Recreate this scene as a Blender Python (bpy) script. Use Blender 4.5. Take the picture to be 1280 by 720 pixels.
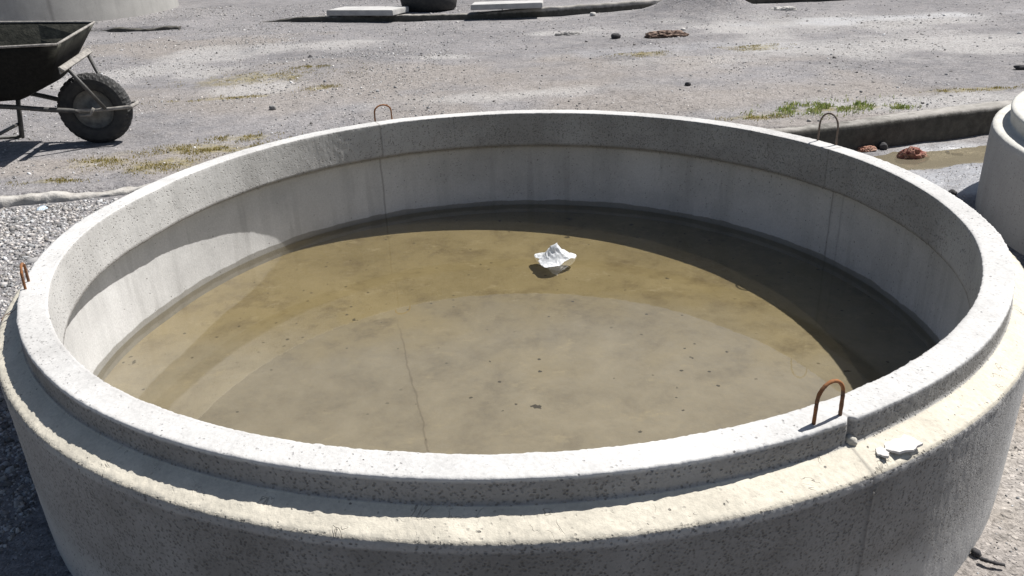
import bpy, bmesh, math, random
import numpy as np
from mathutils import Vector, Matrix
random.seed(7); rng = np.random.default_rng(11)
for o in list(bpy.data.objects): bpy.data.objects.remove(o)
SC = bpy.context.scene; COL = SC.collection

# ------------------------------------------------------------------ camera
CAM = np.array([-0.00695, -2.13342, 1.17165])
RX = np.array([0.99922, -0.01627, -0.03594]); UX = np.array([0.03945, 0.41218, 0.91025]); FX = np.array([0.0, 0.91096, -0.4125])
FPX = 1016.53
cd = bpy.data.cameras.new('camera'); cam = bpy.data.objects.new('camera', cd); COL.objects.link(cam)
cd.sensor_width = 36.0; cd.lens = 36.0 * FPX / 1280.0; cd.clip_start = 0.05; cd.clip_end = 1000
m = Matrix.Identity(4)
for i in range(3):
    m[i][0] = RX[i]; m[i][1] = UX[i]; m[i][2] = -FX[i]; m[i][3] = CAM[i]
cam.matrix_world = m; SC.camera = cam

# ------------------------------------------------------------------ light
SUN_AZ = math.radians(32); SUN_EL = math.radians(56)      # azimuth from +x towards +y
w = bpy.data.worlds.new('World'); SC.world = w; w.use_nodes = True
nt = w.node_tree; nt.nodes.clear()
sky = nt.nodes.new('ShaderNodeTexSky'); sky.sky_type = 'NISHITA'; sky.sun_disc = False
sky.sun_elevation = SUN_EL; sky.sun_rotation = math.pi / 2 - SUN_AZ; sky.air_density = 1.0; sky.dust_density = 1.5
bg = nt.nodes.new('ShaderNodeBackground'); bg.inputs[1].default_value = 0.05
wo = nt.nodes.new('ShaderNodeOutputWorld'); nt.links.new(sky.outputs[0], bg.inputs[0]); nt.links.new(bg.outputs[0], wo.inputs[0])
sl = bpy.data.lights.new('sun', 'SUN'); sl.energy = 5.0; sl.angle = math.radians(0.5); sl.color = (1.0, 0.975, 0.94)
so = bpy.data.objects.new('sun', sl); COL.objects.link(so)
sd = Vector((math.cos(SUN_AZ) * math.cos(SUN_EL), math.sin(SUN_AZ) * math.cos(SUN_EL), math.sin(SUN_EL)))
so.rotation_euler = sd.to_track_quat('Z', 'Y').to_euler(); so.location = (4, 3, 6)
SC.view_settings.view_transform = 'Standard'; SC.view_settings.look = 'None'
SC.view_settings.exposure = 0.60; SC.view_settings.gamma = 1; SC.view_settings.use_curve_mapping = False

# ------------------------------------------------------------------ helpers
def at(px, py, z):
    """point of the height z (metres) that a place in the photo shows"""
    d = FX + RX * (px - 640) / FPX - UX * (py - 360) / FPX
    q = CAM + d * (z - CAM[2]) / d[2]
    return (float(q[0]), float(q[1]), float(z))

def _h(ix, iy, iz, seed):
    n = (ix * 374761393 + iy * 668265263 + iz * 2147483647 + seed * 1274126177) & 0xffffffff
    n = ((n ^ (n >> 13)) * 1274126177) & 0xffffffff
    n = ((n ^ (n >> 16)) * 2246822519) & 0xffffffff
    return ((n ^ (n >> 15)) & 0xffffff) / float(0xffffff)
def vnoise(x, y, z=None, seed=0):
    x = np.asarray(x, float); y = np.asarray(y, float); z = np.zeros_like(x) if z is None else np.asarray(z, float)
    ix = np.floor(x).astype(np.int64); iy = np.floor(y).astype(np.int64); iz = np.floor(z).astype(np.int64)
    fx = x - ix; fy = y - iy; fz = z - iz
    fx = fx * fx * (3 - 2 * fx); fy = fy * fy * (3 - 2 * fy); fz = fz * fz * (3 - 2 * fz)
    r = 0
    for a in (0, 1):
        for b in (0, 1):
            for c in (0, 1):
                r = r + _h(ix + a, iy + b, iz + c, seed) * (fx if a else 1 - fx) * (fy if b else 1 - fy) * (fz if c else 1 - fz)
    return r * 2 - 1
def fbm(x, y, z=None, oct=4, seed=0):
    s = 0; a = 1; t = 0
    x = np.asarray(x, float); y = np.asarray(y, float); z = np.zeros_like(x) if z is None else np.asarray(z, float)
    for i in range(oct):
        s = s + a * vnoise(x * 2 ** i, y * 2 ** i, z * 2 ** i, seed + i * 17); t += a; a *= 0.5
    return s / t
def sstep(a, b, x):
    t = np.clip((np.asarray(x, float) - a) / (b - a), 0, 1); return t * t * (3 - 2 * t)

def tag(o, label=None, cat=None, group=None, kind=None):
    if label: o['label'] = label
    if cat: o['category'] = cat
    if group: o['group'] = group
    if kind: o['kind'] = kind
    return o
def empty(name, loc=(0, 0, 0), rz=0):
    o = bpy.data.objects.new(name, None); COL.objects.link(o); o.location = loc; o.rotation_euler = (0, 0, rz); o.empty_display_size = 0.1
    return o
def link(name, me, mat, parent=None, smooth=False, loc=None):
    if mat: me.materials.append(mat)
    if smooth: me.polygons.foreach_set('use_smooth', [True] * len(me.polygons))
    o = bpy.data.objects.new(name, me); COL.objects.link(o)
    if parent: o.parent = parent
    if loc is not None: o.location = loc
    return o
def np_mesh(name, V, F):
    """V (n,3), F (m,k) with constant k"""
    V = np.asarray(V, np.float32); F = np.asarray(F, np.int32); k = F.shape[1]
    me = bpy.data.meshes.new(name)
    me.vertices.add(len(V)); me.vertices.foreach_set('co', V.ravel())
    me.loops.add(F.size); me.loops.foreach_set('vertex_index', F.ravel())
    me.polygons.add(len(F)); me.polygons.foreach_set('loop_start', np.arange(0, F.size, k, dtype=np.int32))
    me.update(calc_edges=True); me.validate()
    return me
def set_col(me, name, C):
    a = me.attributes.new(name, 'FLOAT_COLOR', 'POINT'); C = np.asarray(C, np.float32)
    if C.shape[1] == 3: C = np.c_[C, np.ones(len(C), np.float32)]
    a.data.foreach_set('color', C.ravel().astype(np.float32))
def bm_obj(name, bm, mat, parent=None, smooth=False, loc=None):
    me = bpy.data.meshes.new(name); bmesh.ops.recalc_face_normals(bm, faces=bm.faces[:]); bm.to_mesh(me); bm.free()
    return link(name, me, mat, parent, smooth, loc)
def tube(bm, pts, r, n=10, cap=True, rough=0.0):
    pts = [Vector(p) for p in pts]; rings = []
    up = None
    for i, p in enumerate(pts):
        t = (pts[min(i + 1, len(pts) - 1)] - pts[max(i - 1, 0)]).normalized()
        if up is None:
            up = Vector((0, 0, 1)) if abs(t.z) < .9 else Vector((1, 0, 0))
        a = t.cross(up).normalized(); b = a.cross(t).normalized(); up = b
        rr = r * (1 + rough * random.uniform(-1, 1))
        rings.append([bm.verts.new(p + (a * math.cos(2 * math.pi * k / n) + b * math.sin(2 * math.pi * k / n)) * rr) for k in range(n)])
    for i in range(len(rings) - 1):
        for k in range(n):
            bm.faces.new((rings[i][k], rings[i][(k + 1) % n], rings[i + 1][(k + 1) % n], rings[i + 1][k]))
    if cap:
        bm.faces.new(rings[0][::-1]); bm.faces.new(rings[-1])
def smooth_path(pts, k=6):
    pts = [Vector(p) for p in pts]; P = [pts[0]] + pts + [pts[-1]]; out = []
    for i in range(1, len(P) - 2):
        for j in range(k):
            t = j / k; a, b, c, d = P[i - 1], P[i], P[i + 1], P[i + 2]
            out.append(0.5 * ((2 * b) + (c - a) * t + (2 * a - 5 * b + 4 * c - d) * t * t + (3 * b - a - 3 * c + d) * t ** 3))
    out.append(pts[-1]); return out
def box(bm, c, s, rot=None):
    r = bmesh.ops.create_cube(bm, size=1.0)
    M = Matrix.Translation(c) @ (rot.to_4x4() if rot else Matrix.Identity(4)) @ Matrix.Diagonal((*s, 1))
    bmesh.ops.transform(bm, matrix=M, verts=r['verts']); return r['verts']

# ------------------------------------------------------------------ node helpers
class NT:
    def __init__(s, name):
        s.mat = bpy.data.materials.new(name); s.mat.use_nodes = True; s.t = s.mat.node_tree; s.t.nodes.clear()
        s.out = s.t.nodes.new('ShaderNodeOutputMaterial')
        s.tc = s.t.nodes.new('ShaderNodeTexCoord')
    def n(s, typ, **kw):
        nd = s.t.nodes.new(typ)
        for k, v in kw.items(): setattr(nd, k, v)
        return nd
    def l(s, a, b): s.t.links.new(a, b)
    def inp(s, nd, i, v):
        if hasattr(v, 'node'): s.l(v, nd.inputs[i])
        else: nd.inputs[i].default_value = v
    def obj(s, scale=None):
        if scale is None: return s.tc.outputs['Object']
        mp = s.n('ShaderNodeMapping'); s.l(s.tc.outputs['Object'], mp.inputs[0]); mp.inputs['Scale'].default_value = scale; return mp.outputs[0]
    def noise(s, scale, detail=4, rough=.55, vec=None, out='Fac', dist=0):
        nd = s.n('ShaderNodeTexNoise'); s.l(vec or s.obj(), nd.inputs['Vector'])
        nd.inputs['Scale'].default_value = scale; nd.inputs['Detail'].default_value = detail; nd.inputs['Roughness'].default_value = rough; nd.inputs['Distortion'].default_value = dist
        return nd.outputs[out]
    def voro(s, scale, vec=None, out='Distance', feature='F1', rnd=1):
        nd = s.n('ShaderNodeTexVoronoi', feature=feature); s.l(vec or s.obj(), nd.inputs['Vector']); nd.inputs['Scale'].default_value = scale
        nd.inputs['Randomness'].default_value = rnd
        return nd.outputs[out]
    def math(s, op, a, b=0.0, c=None, clamp=False):
        nd = s.n('ShaderNodeMath', operation=op, use_clamp=clamp); s.inp(nd, 0, a); s.inp(nd, 1, b)
        if c is not None: s.inp(nd, 2, c)
        return nd.outputs[0]
    def rng(s, v, a, b, c=0.0, d=1.0, smooth=False):
        nd = s.n('ShaderNodeMapRange'); nd.interpolation_type = 'SMOOTHSTEP' if smooth else 'LINEAR'
        s.inp(nd, 0, v); s.inp(nd, 1, a); s.inp(nd, 2, b); s.inp(nd, 3, c); s.inp(nd, 4, d); return nd.outputs[0]
    def mix(s, f, a, b, mode='MIX'):
        nd = s.n('ShaderNodeMix', data_type='RGBA', blend_type=mode); s.inp(nd, 0, f)
        for i, v in ((6, a), (7, b)):
            if hasattr(v, 'node'): s.l(v, nd.inputs[i])
            else: nd.inputs[i].default_value = (*v, 1) if len(v) == 3 else v
        return nd.outputs[2]
    def attr(s, name):
        nd = s.n('ShaderNodeAttribute', attribute_name=name); sp = s.n('ShaderNodeSeparateColor'); s.l(nd.outputs['Color'], sp.inputs[0]); return nd.outputs['Color'], sp.outputs[0], sp.outputs[1], sp.outputs[2], nd.outputs['Alpha']
    def bump(s, h, strength=1.0, dist=.01, prev=None):
        nd = s.n('ShaderNodeBump'); s.inp(nd, 'Strength', strength); nd.inputs['Distance'].default_value = dist; s.l(h, nd.inputs['Height'])
        if prev: s.l(prev, nd.inputs['Normal'])
        return nd.outputs[0]
    def prin(s, col, rough=.9, normal=None, spec=.3, metal=0):
        b = s.n('ShaderNodeBsdfPrincipled')
        if hasattr(col, 'node'): s.l(col, b.inputs['Base Color'])
        else: b.inputs['Base Color'].default_value = (*col, 1)
        s.inp(b, 'Roughness', rough); s.inp(b, 'Specular IOR Level', spec); s.inp(b, 'Metallic', metal)
        if normal: s.l(normal, b.inputs['Normal'])
        return b
    def fin(s, sh): s.l(sh.outputs[0] if hasattr(sh, 'outputs') else sh, s.out.inputs[0]); return s.mat

def mat_concrete(name, base=(.495, .487, .472), cream=(.60, .555, .46), pits=1.0, scratch=False):
    """cast concrete; attribute 'zone': r = coarse pitting and painted shade, g = mortar skin, b = casting seam, stains and painted step shadow, a = damp foot"""
    N = NT(name); _, pit, ledge, seam, damp = N.attr('zone')
    big = N.noise(2.3, 5, .6); mid = N.noise(14, 5, .65); fine = N.noise(160, 3, .7)
    streak = N.noise(3.2, 4, .6, vec=N.obj((3.0, 3.0, .35)))
    col = N.mix(N.rng(big, .3, .72), tuple(c * .86 for c in base), tuple(c * 1.14 for c in base))
    col = N.mix(N.rng(mid, .3, .75, 0, .5), col, tuple(c * 1.2 for c in base))
    col = N.mix(N.rng(streak, .5, .78, 0, .5), col, tuple(c * .66 for c in base))
    cr = N.mix(N.rng(mid, .35, .7), tuple(c * .88 for c in cream), tuple(c * 1.08 for c in cream))
    col = N.mix(ledge, col, cr)
    fr = N.rng(fine, .25, .75, .86, 1.1); 
    col = N.mix(1.0, col, N.n('ShaderNodeCombineColor').outputs[0], 'MULTIPLY') if False else col
    vm = N.n('ShaderNodeVectorMath', operation='SCALE'); N.l(col, vm.inputs[0]); N.l(fr, vm.inputs['Scale']); col = vm.outputs[0]
    # bug holes, sparse
    dv = N.n('ShaderNodeVectorMath', operation='ADD'); N.l(N.obj(), dv.inputs[0])
    ds = N.n('ShaderNodeVectorMath', operation='SCALE'); N.l(N.noise(60, 2, out='Color'), ds.inputs[0]); ds.inputs['Scale'].default_value = .008; N.l(ds.outputs[0], dv.inputs[1])
    v1 = N.voro(48, vec=dv.outputs[0]); r1 = N.n('ShaderNodeSeparateColor'); N.l(N.voro(48, vec=dv.outputs[0], out='Color'), r1.inputs[0])
    size1 = N.rng(r1.outputs[0], .50, 1.0, 0.0, .13)
    hole1 = N.rng(N.math('SUBTRACT', v1, size1), -.035, .0, 1.0, 0.0)
    hole1 = N.math('MULTIPLY', hole1, N.math('GREATER_THAN', size1, .012))
    # coarse exposed pitting, and the painted shade tone, where the attribute says so
    v2 = N.voro(210, vec=dv.outputs[0]); r2 = N.n('ShaderNodeSeparateColor'); N.l(N.voro(210, vec=dv.outputs[0], out='Color'), r2.inputs[0])
    thr = N.math('SUBTRACT', 1.0, N.math('MULTIPLY', pit, N.rng(N.noise(11, 4), .3, .7, .45, 1.0)))
    on2 = N.rng(N.math('SUBTRACT', r2.outputs[1], thr), 0.0, .12)
    hole2 = N.math('MULTIPLY', N.math('MULTIPLY', N.rng(v2, .25, .62, 1, 0), on2), N.rng(r2.outputs[2], .2, .9, .35, 1.0))
    holes = N.math('MAXIMUM', N.math('MULTIPLY', hole1, pits), hole2)
    col = N.mix(N.math('MULTIPLY', holes, .75), col, (.09, .085, .08))
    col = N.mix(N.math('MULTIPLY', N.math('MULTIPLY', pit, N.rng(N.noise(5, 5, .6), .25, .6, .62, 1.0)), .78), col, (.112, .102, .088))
    if scratch:
        sc = N.noise(23, 3, .6, dist=.5); ln = N.rng(N.math('ABSOLUTE', N.math('SUBTRACT', sc, .47)), .004, .011, 1, 0)
        mk = N.math('MULTIPLY', N.rng(N.noise(17, 2), .57, .64), ledge); scr = N.math('MULTIPLY', ln, mk)
        col = N.mix(N.math('MULTIPLY', scr, .5), col, (.16, .14, .11)); holes = N.math('MAXIMUM', holes, scr)
    # seams, stains, painted step shadow and damp foot
    col = N.mix(N.math('MULTIPLY', seam, .62), col, (.15, .14, .13))
    dm = N.rng(N.math('ADD', damp, N.rng(N.math('MULTIPLY_ADD', N.noise(3.5, 4), .8, N.math('MULTIPLY', N.noise(22, 4), .35)), .3, .85, -.42, .42)), .45, .62)
    col = N.mix(N.math('MULTIPLY', dm, .68), col, (.13, .12, .095))
    hgt = N.math('ADD', N.math('MULTIPLY', fine, .30), N.math('MULTIPLY', mid, .30))
    hgt = N.math('ADD', hgt, N.math('MULTIPLY', N.noise(420, 2, .7), N.math('ADD', .10, N.math('MULTIPLY', pit, .35))))
    nb = N.bump(hgt, .55, .004); nb = N.bump(N.math('SUBTRACT', 1.0, holes), .8, .0022, nb)
    return N.fin(N.prin(col, N.rng(dm, 0, 1, .93, .45), nb, .25))

def mat_plain(name, c1, c2, scale=20, rough=.8, bump=.3, bdist=.003, metal=0, spec=.3, detail=5):
    N = NT(name); f = N.noise(scale, detail, .65)
    col = N.mix(N.rng(f, .32, .68), c1, c2)
    return N.fin(N.prin(col, rough, N.bump(N.noise(scale * 3, 4, .7), bump, bdist), spec, metal))

# ------------------------------------------------------------------ terrain
KX = [-30, -12, -2.19, -1.65, 1.48, 2.66, 5.0, 30]; KY = [-4.6, -1.0, 1.23, 1.34, 1.91, 2.22, 2.85, 9.5]
def yk(x): return np.interp(x, KX, KY)
def fary(x): return np.interp(x, [-9, -3, -2, -1.17, -.25, .66, 1.43, 2.12, 3.2, 4.5, 12], [10.2, 8.22, 7.87, 7.68, 7.52, 7.58, 7.82, 8.02, 8.1, 8.12, 8.3])
def H(x, y):
    x = np.asarray(x, float); y = np.asarray(y, float)
    r = np.hypot(x, y)
    soft = fbm(x * .8, y * .8, oct=3, seed=3); fine = fbm(x * 5, y * 5, oct=4, seed=9)
    up = .150 + .014 * soft + .006 * fine
    up += .014 * np.exp(-((x + 2.5) ** 2 / .5 + (y - 2.15) ** 2 / .35))
    up += .05 * np.exp(-((x + 1.3) ** 2 / .9 + (y - 4.5) ** 2 / .25)) * 1.0
    up += .030 * np.exp(-((x + 2.0) ** 2 / 1.2 + (y - 5.7) ** 2 / .3))
    up += .17 * np.exp(-((x - 2.42) ** 2 / .10 + (y - 7.35) ** 2 / .10)) + .14 * np.exp(-((x - 2.0) ** 2 / .08 + (y - 7.5) ** 2 / .08)) + .05 * np.exp(-((x - 2.2) ** 2 / .5 + (y - 7.3) ** 2 / .3))
    up += (.055 + .035 * sstep(-.4, .6, x)) * sstep(.02, .08, y - fary(x)) * sstep(-3.2, -2.2, x)
    up += .045 * sstep(7.72, 7.78, y) * sstep(-3.4, -3.9, x)
    # tyre ruts on the right
    for off in (0.0, .75):
        yy = 4.15 + off + .22 * x
        up -= .012 * np.exp(-((y - yy) / .07) ** 2) * sstep(.2, 1.2, x)
        up += .010 * np.exp(-((y - yy - .15) / .06) ** 2) * sstep(.2, 1.2, x)
    k = sstep(1.30, 1.6, r)
    lo = .010 * soft * k + .007 * fine * sstep(1.27, 1.4, r)
    lo += .122 * sstep(-1.15, -1.6, x) * sstep(-.9, .2, y) * sstep(1.27, 1.5, r)
    lo += .012 * k * sstep(1.2, 1.6, x)
    px_, py_ = x - 2.35, y - (1.86 + .18 * (x - 2.35))
    lo -= .030 * np.exp(-((px_ / .62) ** 4)) * np.exp(-((py_ / .115) ** 2))
    lo += .006 * fbm(x * 14, y * 14, oct=3, seed=12) * np.exp(-((py_ / .3) ** 2)) * sstep(1.5, 1.8, x)
    t = sstep(0.03, .08, y - yk(x))
    return lo * (1 - t) + up * t

def axis(a, b, d, far):
    core = np.arange(a, b + 1e-6, d); n = 26
    g = (np.linspace(0, 1, n + 1)[1:] ** 3)
    return np.r_[(a - g * (far + a if a < 0 else far))[::-1], core, b + g * (far - b)]
xs = axis(-6.4, 6.4, .026, 150.); ys = axis(-1.9, 12.0, .026, 220.)
xs.sort(); ys.sort()
X, Y = np.meshgrid(xs, ys); Z = H(X, Y)
nx, ny = len(xs), len(ys)
I = np.arange(nx * ny).reshape(ny, nx)
F = np.stack([I[:-1, :-1], I[:-1, 1:], I[1:, 1:], I[1:, :-1]], -1).reshape(-1, 4)
gm = np_mesh('ground', np.c_[X.ravel(), Y.ravel(), Z.ravel()], F)
def blob(x, y, cx, cy, sx, sy, a=0.0, seed=0, n=1.1, ns=2.2):
    c, s_ = math.cos(a), math.sin(a); u = ((x - cx) * c + (y - cy) * s_) / sx; v = (-(x - cx) * s_ + (y - cy) * c) / sy
    return sstep(1.35, .25, np.sqrt(u * u + v * v) + n * fbm(x * ns, y * ns, oct=4, seed=seed))
def pb(px, py): return at(px, py, .15)[:2]
xf, yf = X.ravel(), Y.ravel()
pale = np.zeros_like(xf)
for (px, py, sx, sy, sd_) in ((395, 62, .75, .42, 1), (300, 112, .55, .22, 2), (160, 95, .8, .45, 3), (560, 75, .5, .2, 14), (1020, 30, 1.8, .7, 4), (1150, 55, 1.9, .6, 5), (820, 12, 1.2, .5, 6), (705, 40, .3, .12, 7), (1190, 125, .9, .2, 8), (640, 118, .8, .2, 21), (250, 70, .35, .5, 23)):
    cx, cy = pb(px, py); pale = np.maximum(pale, blob(xf, yf, cx, cy, sx, sy, .1, sd_) * .8)
cx, cy, _ = at(1265, 690, 0); pale = np.maximum(pale, blob(xf, yf, cx + .15, cy - .05, .40, .55, 0, 9) * .6)
tan = np.zeros_like(xf)
for (px, py, sx, sy, z, sd_) in ((1255, 640, .8, .9, 0, 31), (60, 215, .5, .16, .15, 32), (520, 100, 2.2, .9, .15, 33), (200, 60, 1.5, .6, .15, 34), (900, 120, 1.8, .5, .15, 35), (240, 200, .5, .3, .15, 36), (1060, 150, 1.0, .12, .15, 37)):
    cx, cy, _ = at(px, py, z); tan = np.maximum(tan, blob(xf, yf, cx, cy, sx, sy, .1, sd_) * (1.0 if sd_ == 31 else .5))
dampg = np.maximum(blob(xf, yf, 2.35, 1.7, 1.0, .42, .2, 41) * (yf < yk(xf)), blob(xf, yf, *pb(1130, 22), 1.3, .35, .05, 42) * .55)
dampg = np.maximum(dampg, blob(xf, yf, *pb(850, 60), 1.2, .25, .05, 43) * .3)
mossg = np.zeros_like(xf)
MOSS = [(325, 100, .42, .17), (260, 186, .3, .10), (205, 208, .20, .10), (120, 205, .12, .07), (75, 228, .14, .04), (300, 172, .12, .06), (270, 187, .15, .06), (1215, 112, .30, .05), (800, 69, .16, .07), (943, 59, .22, .08), (1040, 137, .36, .05), (285, 122, .3, .05), (400, 110, .1, .05), (947, 148, .15, .05), (390, 90, .12, .05)]
for k, (px, py, sx, sy) in enumerate(MOSS):
    cx, cy = pb(px, py); mossg = np.maximum(mossg, blob(xf, yf, cx, cy, sx, sy, .1, 50 + k, .9, 9.0))
set_col(gm, 'zone', np.c_[pale, tan, dampg, mossg])

def mat_ground():
    N = NT('gravelly_ground'); _, pale, tan, damp, moss = N.attr('zone')
    big = N.noise(.9, 6, .6); mid = N.noise(7, 6, .7); fin_ = N.noise(60, 4, .7)
    col = N.mix(N.rng(big, .35, .68), (.155, .150, .154), (.240, .230, .232))
    col = N.mix(N.math('MULTIPLY', tan, .80), col, (.29, .245, .195))
    col = N.mix(N.math('MULTIPLY', pale, .72), col, (.44, .425, .405))
    col = N.mix(N.math('MULTIPLY', moss, N.rng(N.noise(28, 5, .75), .36, .56, 0, .9)), col, (.215, .175, .05))
    col = N.mix(N.rng(mid, .38, .7, 0, .5), col, (.34, .315, .30))
    wv = N.n('ShaderNodeVectorMath', operation='ADD'); ws = N.n('ShaderNodeVectorMath', operation='SCALE')
    N.l(N.noise(35, 2, out='Color'), ws.inputs[0]); ws.inputs['Scale'].default_value = .02; N.l(N.obj(), wv.inputs[0]); N.l(ws.outputs[0], wv.inputs[1])
    outc = col; hs = None
    for sc, amt in ((75, .55), (170, .5)):
        c = N.n('ShaderNodeSeparateColor'); N.l(N.voro(sc, vec=wv.outputs[0], out='Color'), c.inputs[0]); d = N.voro(sc, vec=wv.outputs[0])
        val = N.rng(c.outputs[0], 0, 1, .52, 1.5)
        val = N.math('MULTIPLY', val, N.rng(d, .25, .6, 1.05, .72))
        mk = N.rng(c.outputs[2], .1, .5)
        val = N.rng(N.math('MULTIPLY', mk, amt), 0, 1, 1.0, val)
        vm = N.n('ShaderNodeVectorMath', operation='SCALE'); N.l(outc, vm.inputs[0]); N.l(val, vm.inputs['Scale']); outc = vm.outputs[0]
        h = N.math('MULTIPLY', N.math('MULTIPLY', N.rng(d, .0, .6, 1.0, 0.0), mk), N.math('MULTIPLY', c.outputs[1], 75. / sc))
        hs = h if hs is None else N.math('ADD', hs, h)
    outc = N.mix(N.math('MULTIPLY', N.math('MULTIPLY', damp, .7), N.rng(mid, .3, .6)), outc, (.30, .31, .33))
    hh = N.math('ADD', hs, N.math('MULTIPLY', fin_, .8))
    nb = N.bump(hh, N.rng(damp, 0, 1, .85, .35), .007); nb = N.bump(mid, .6, .02, nb)
    return N.fin(N.prin(outc, N.rng(damp, .2, 1, .95, .36), nb, N.rng(damp, 0, 1, .2, .55)))
tag(link('ground', gm, mat_ground(), smooth=True), kind='structure')

# ------------------------------------------------------------------ concrete rings
M_RING = mat_concrete('cast_concrete', scratch=True)
M_RING2 = mat_concrete('pale_cast_concrete', (.40, .385, .36), (.56, .545, .50))
M_BIG = mat_concrete('weathered_concrete', (.36, .35, .33), (.4, .38, .35))
DT = np.radians([-180, -174, -155, -130, -100, -60, -49, -18, -6, 5, 28, 46, 54, 82, 94, 111, 129, 150, 166, 180])
DR = np.array([-.002, 0, 0, .004, 0, 0, .002, .001, -.005, -.008, -.008, -.002, .004, .018, .024, .030, .020, 0, -.012, -.002])
def make_ring(name, mat, prof, segs, wob=1.0, zones=None, amp=1.0, seed=0, loc=(0, 0, 0), parent=None):
    """lathe of a closed profile with uneven edges. prof: list of (r, z, step, edge_roughness)"""
    P = []
    for i in range(len(prof) - 1):
        a, b = prof[i], prof[i + 1]; L = math.hypot(b[0] - a[0], b[1] - a[1]); n = max(1, int(round(L / a[2])))
        for j in range(n):
            t = j / n; P.append((a[0] + (b[0] - a[0]) * t, a[1] + (b[1] - a[1]) * t, a[3] + (b[3] - a[3]) * t))
    P.append((prof[-1][0], prof[-1][1], prof[-1][3])); P = np.array(P); m_ = len(P)
    T = np.linspace(-math.pi, math.pi, segs, endpoint=False)
    tg = np.gradient(P[:, :2], axis=0); tg /= np.linalg.norm(tg, axis=1)[:, None] + 1e-9
    nr, nz = tg[:, 1], -tg[:, 0]
    TT, RR = np.meshgrid(T, P[:, 0]); ZZ = np.repeat(P[:, 1:2], segs, 1); EE = np.repeat(P[:, 2:3], segs, 1)
    cx, sy = np.cos(TT) * RR, np.sin(TT) * RR
    d = (.0016 * fbm(cx * 6, sy * 6, ZZ * 6, 3, seed + 1) + .0005 * fbm(cx * 40, sy * 40, ZZ * 40, 3, seed + 2)) * amp
    e = fbm(cx * 55, sy * 55, ZZ * 55, 3, seed + 3); e2 = fbm(cx * 16, sy * 16, ZZ * 16, 3, seed + 5)
    d = d - EE * .0022 * np.clip(e - .10, 0, 1) - EE * .0030 * np.clip(e2 - .34, 0, 1) + EE * .0013 * fbm(cx * 150, sy * 150, ZZ * 150, 2, seed + 4)
    nR, nZ = np.repeat(nr[:, None], segs, 1), np.repeat(nz[:, None], segs, 1)
    wobr = wob * np.interp(TT, DT, DR)
    r2 = RR + nR * d + wobr * 1.2; z2 = ZZ + nZ * d
    V = np.stack([np.cos(TT) * r2, np.sin(TT) * r2, z2], -1)
    if zones is not None: r_extra, C = zones(TT, RR, ZZ)
    else: r_extra, C = None, np.zeros(TT.shape + (4,))
    if r_extra is not None:
        V[..., 0] += np.cos(TT) * r_extra; V[..., 1] += np.sin(TT) * r_extra
    I = np.arange(m_ * segs).reshape(m_, segs); J = np.roll(I, -1, 1)
    F = np.stack([I[:-1], J[:-1], J[1:], I[1:]], -1).reshape(-1, 4)
    me = np_mesh(name, V.reshape(-1, 3), F); set_col(me, 'zone', C.reshape(-1, 4))
    return link(name, me, mat, parent, True, loc)

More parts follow.
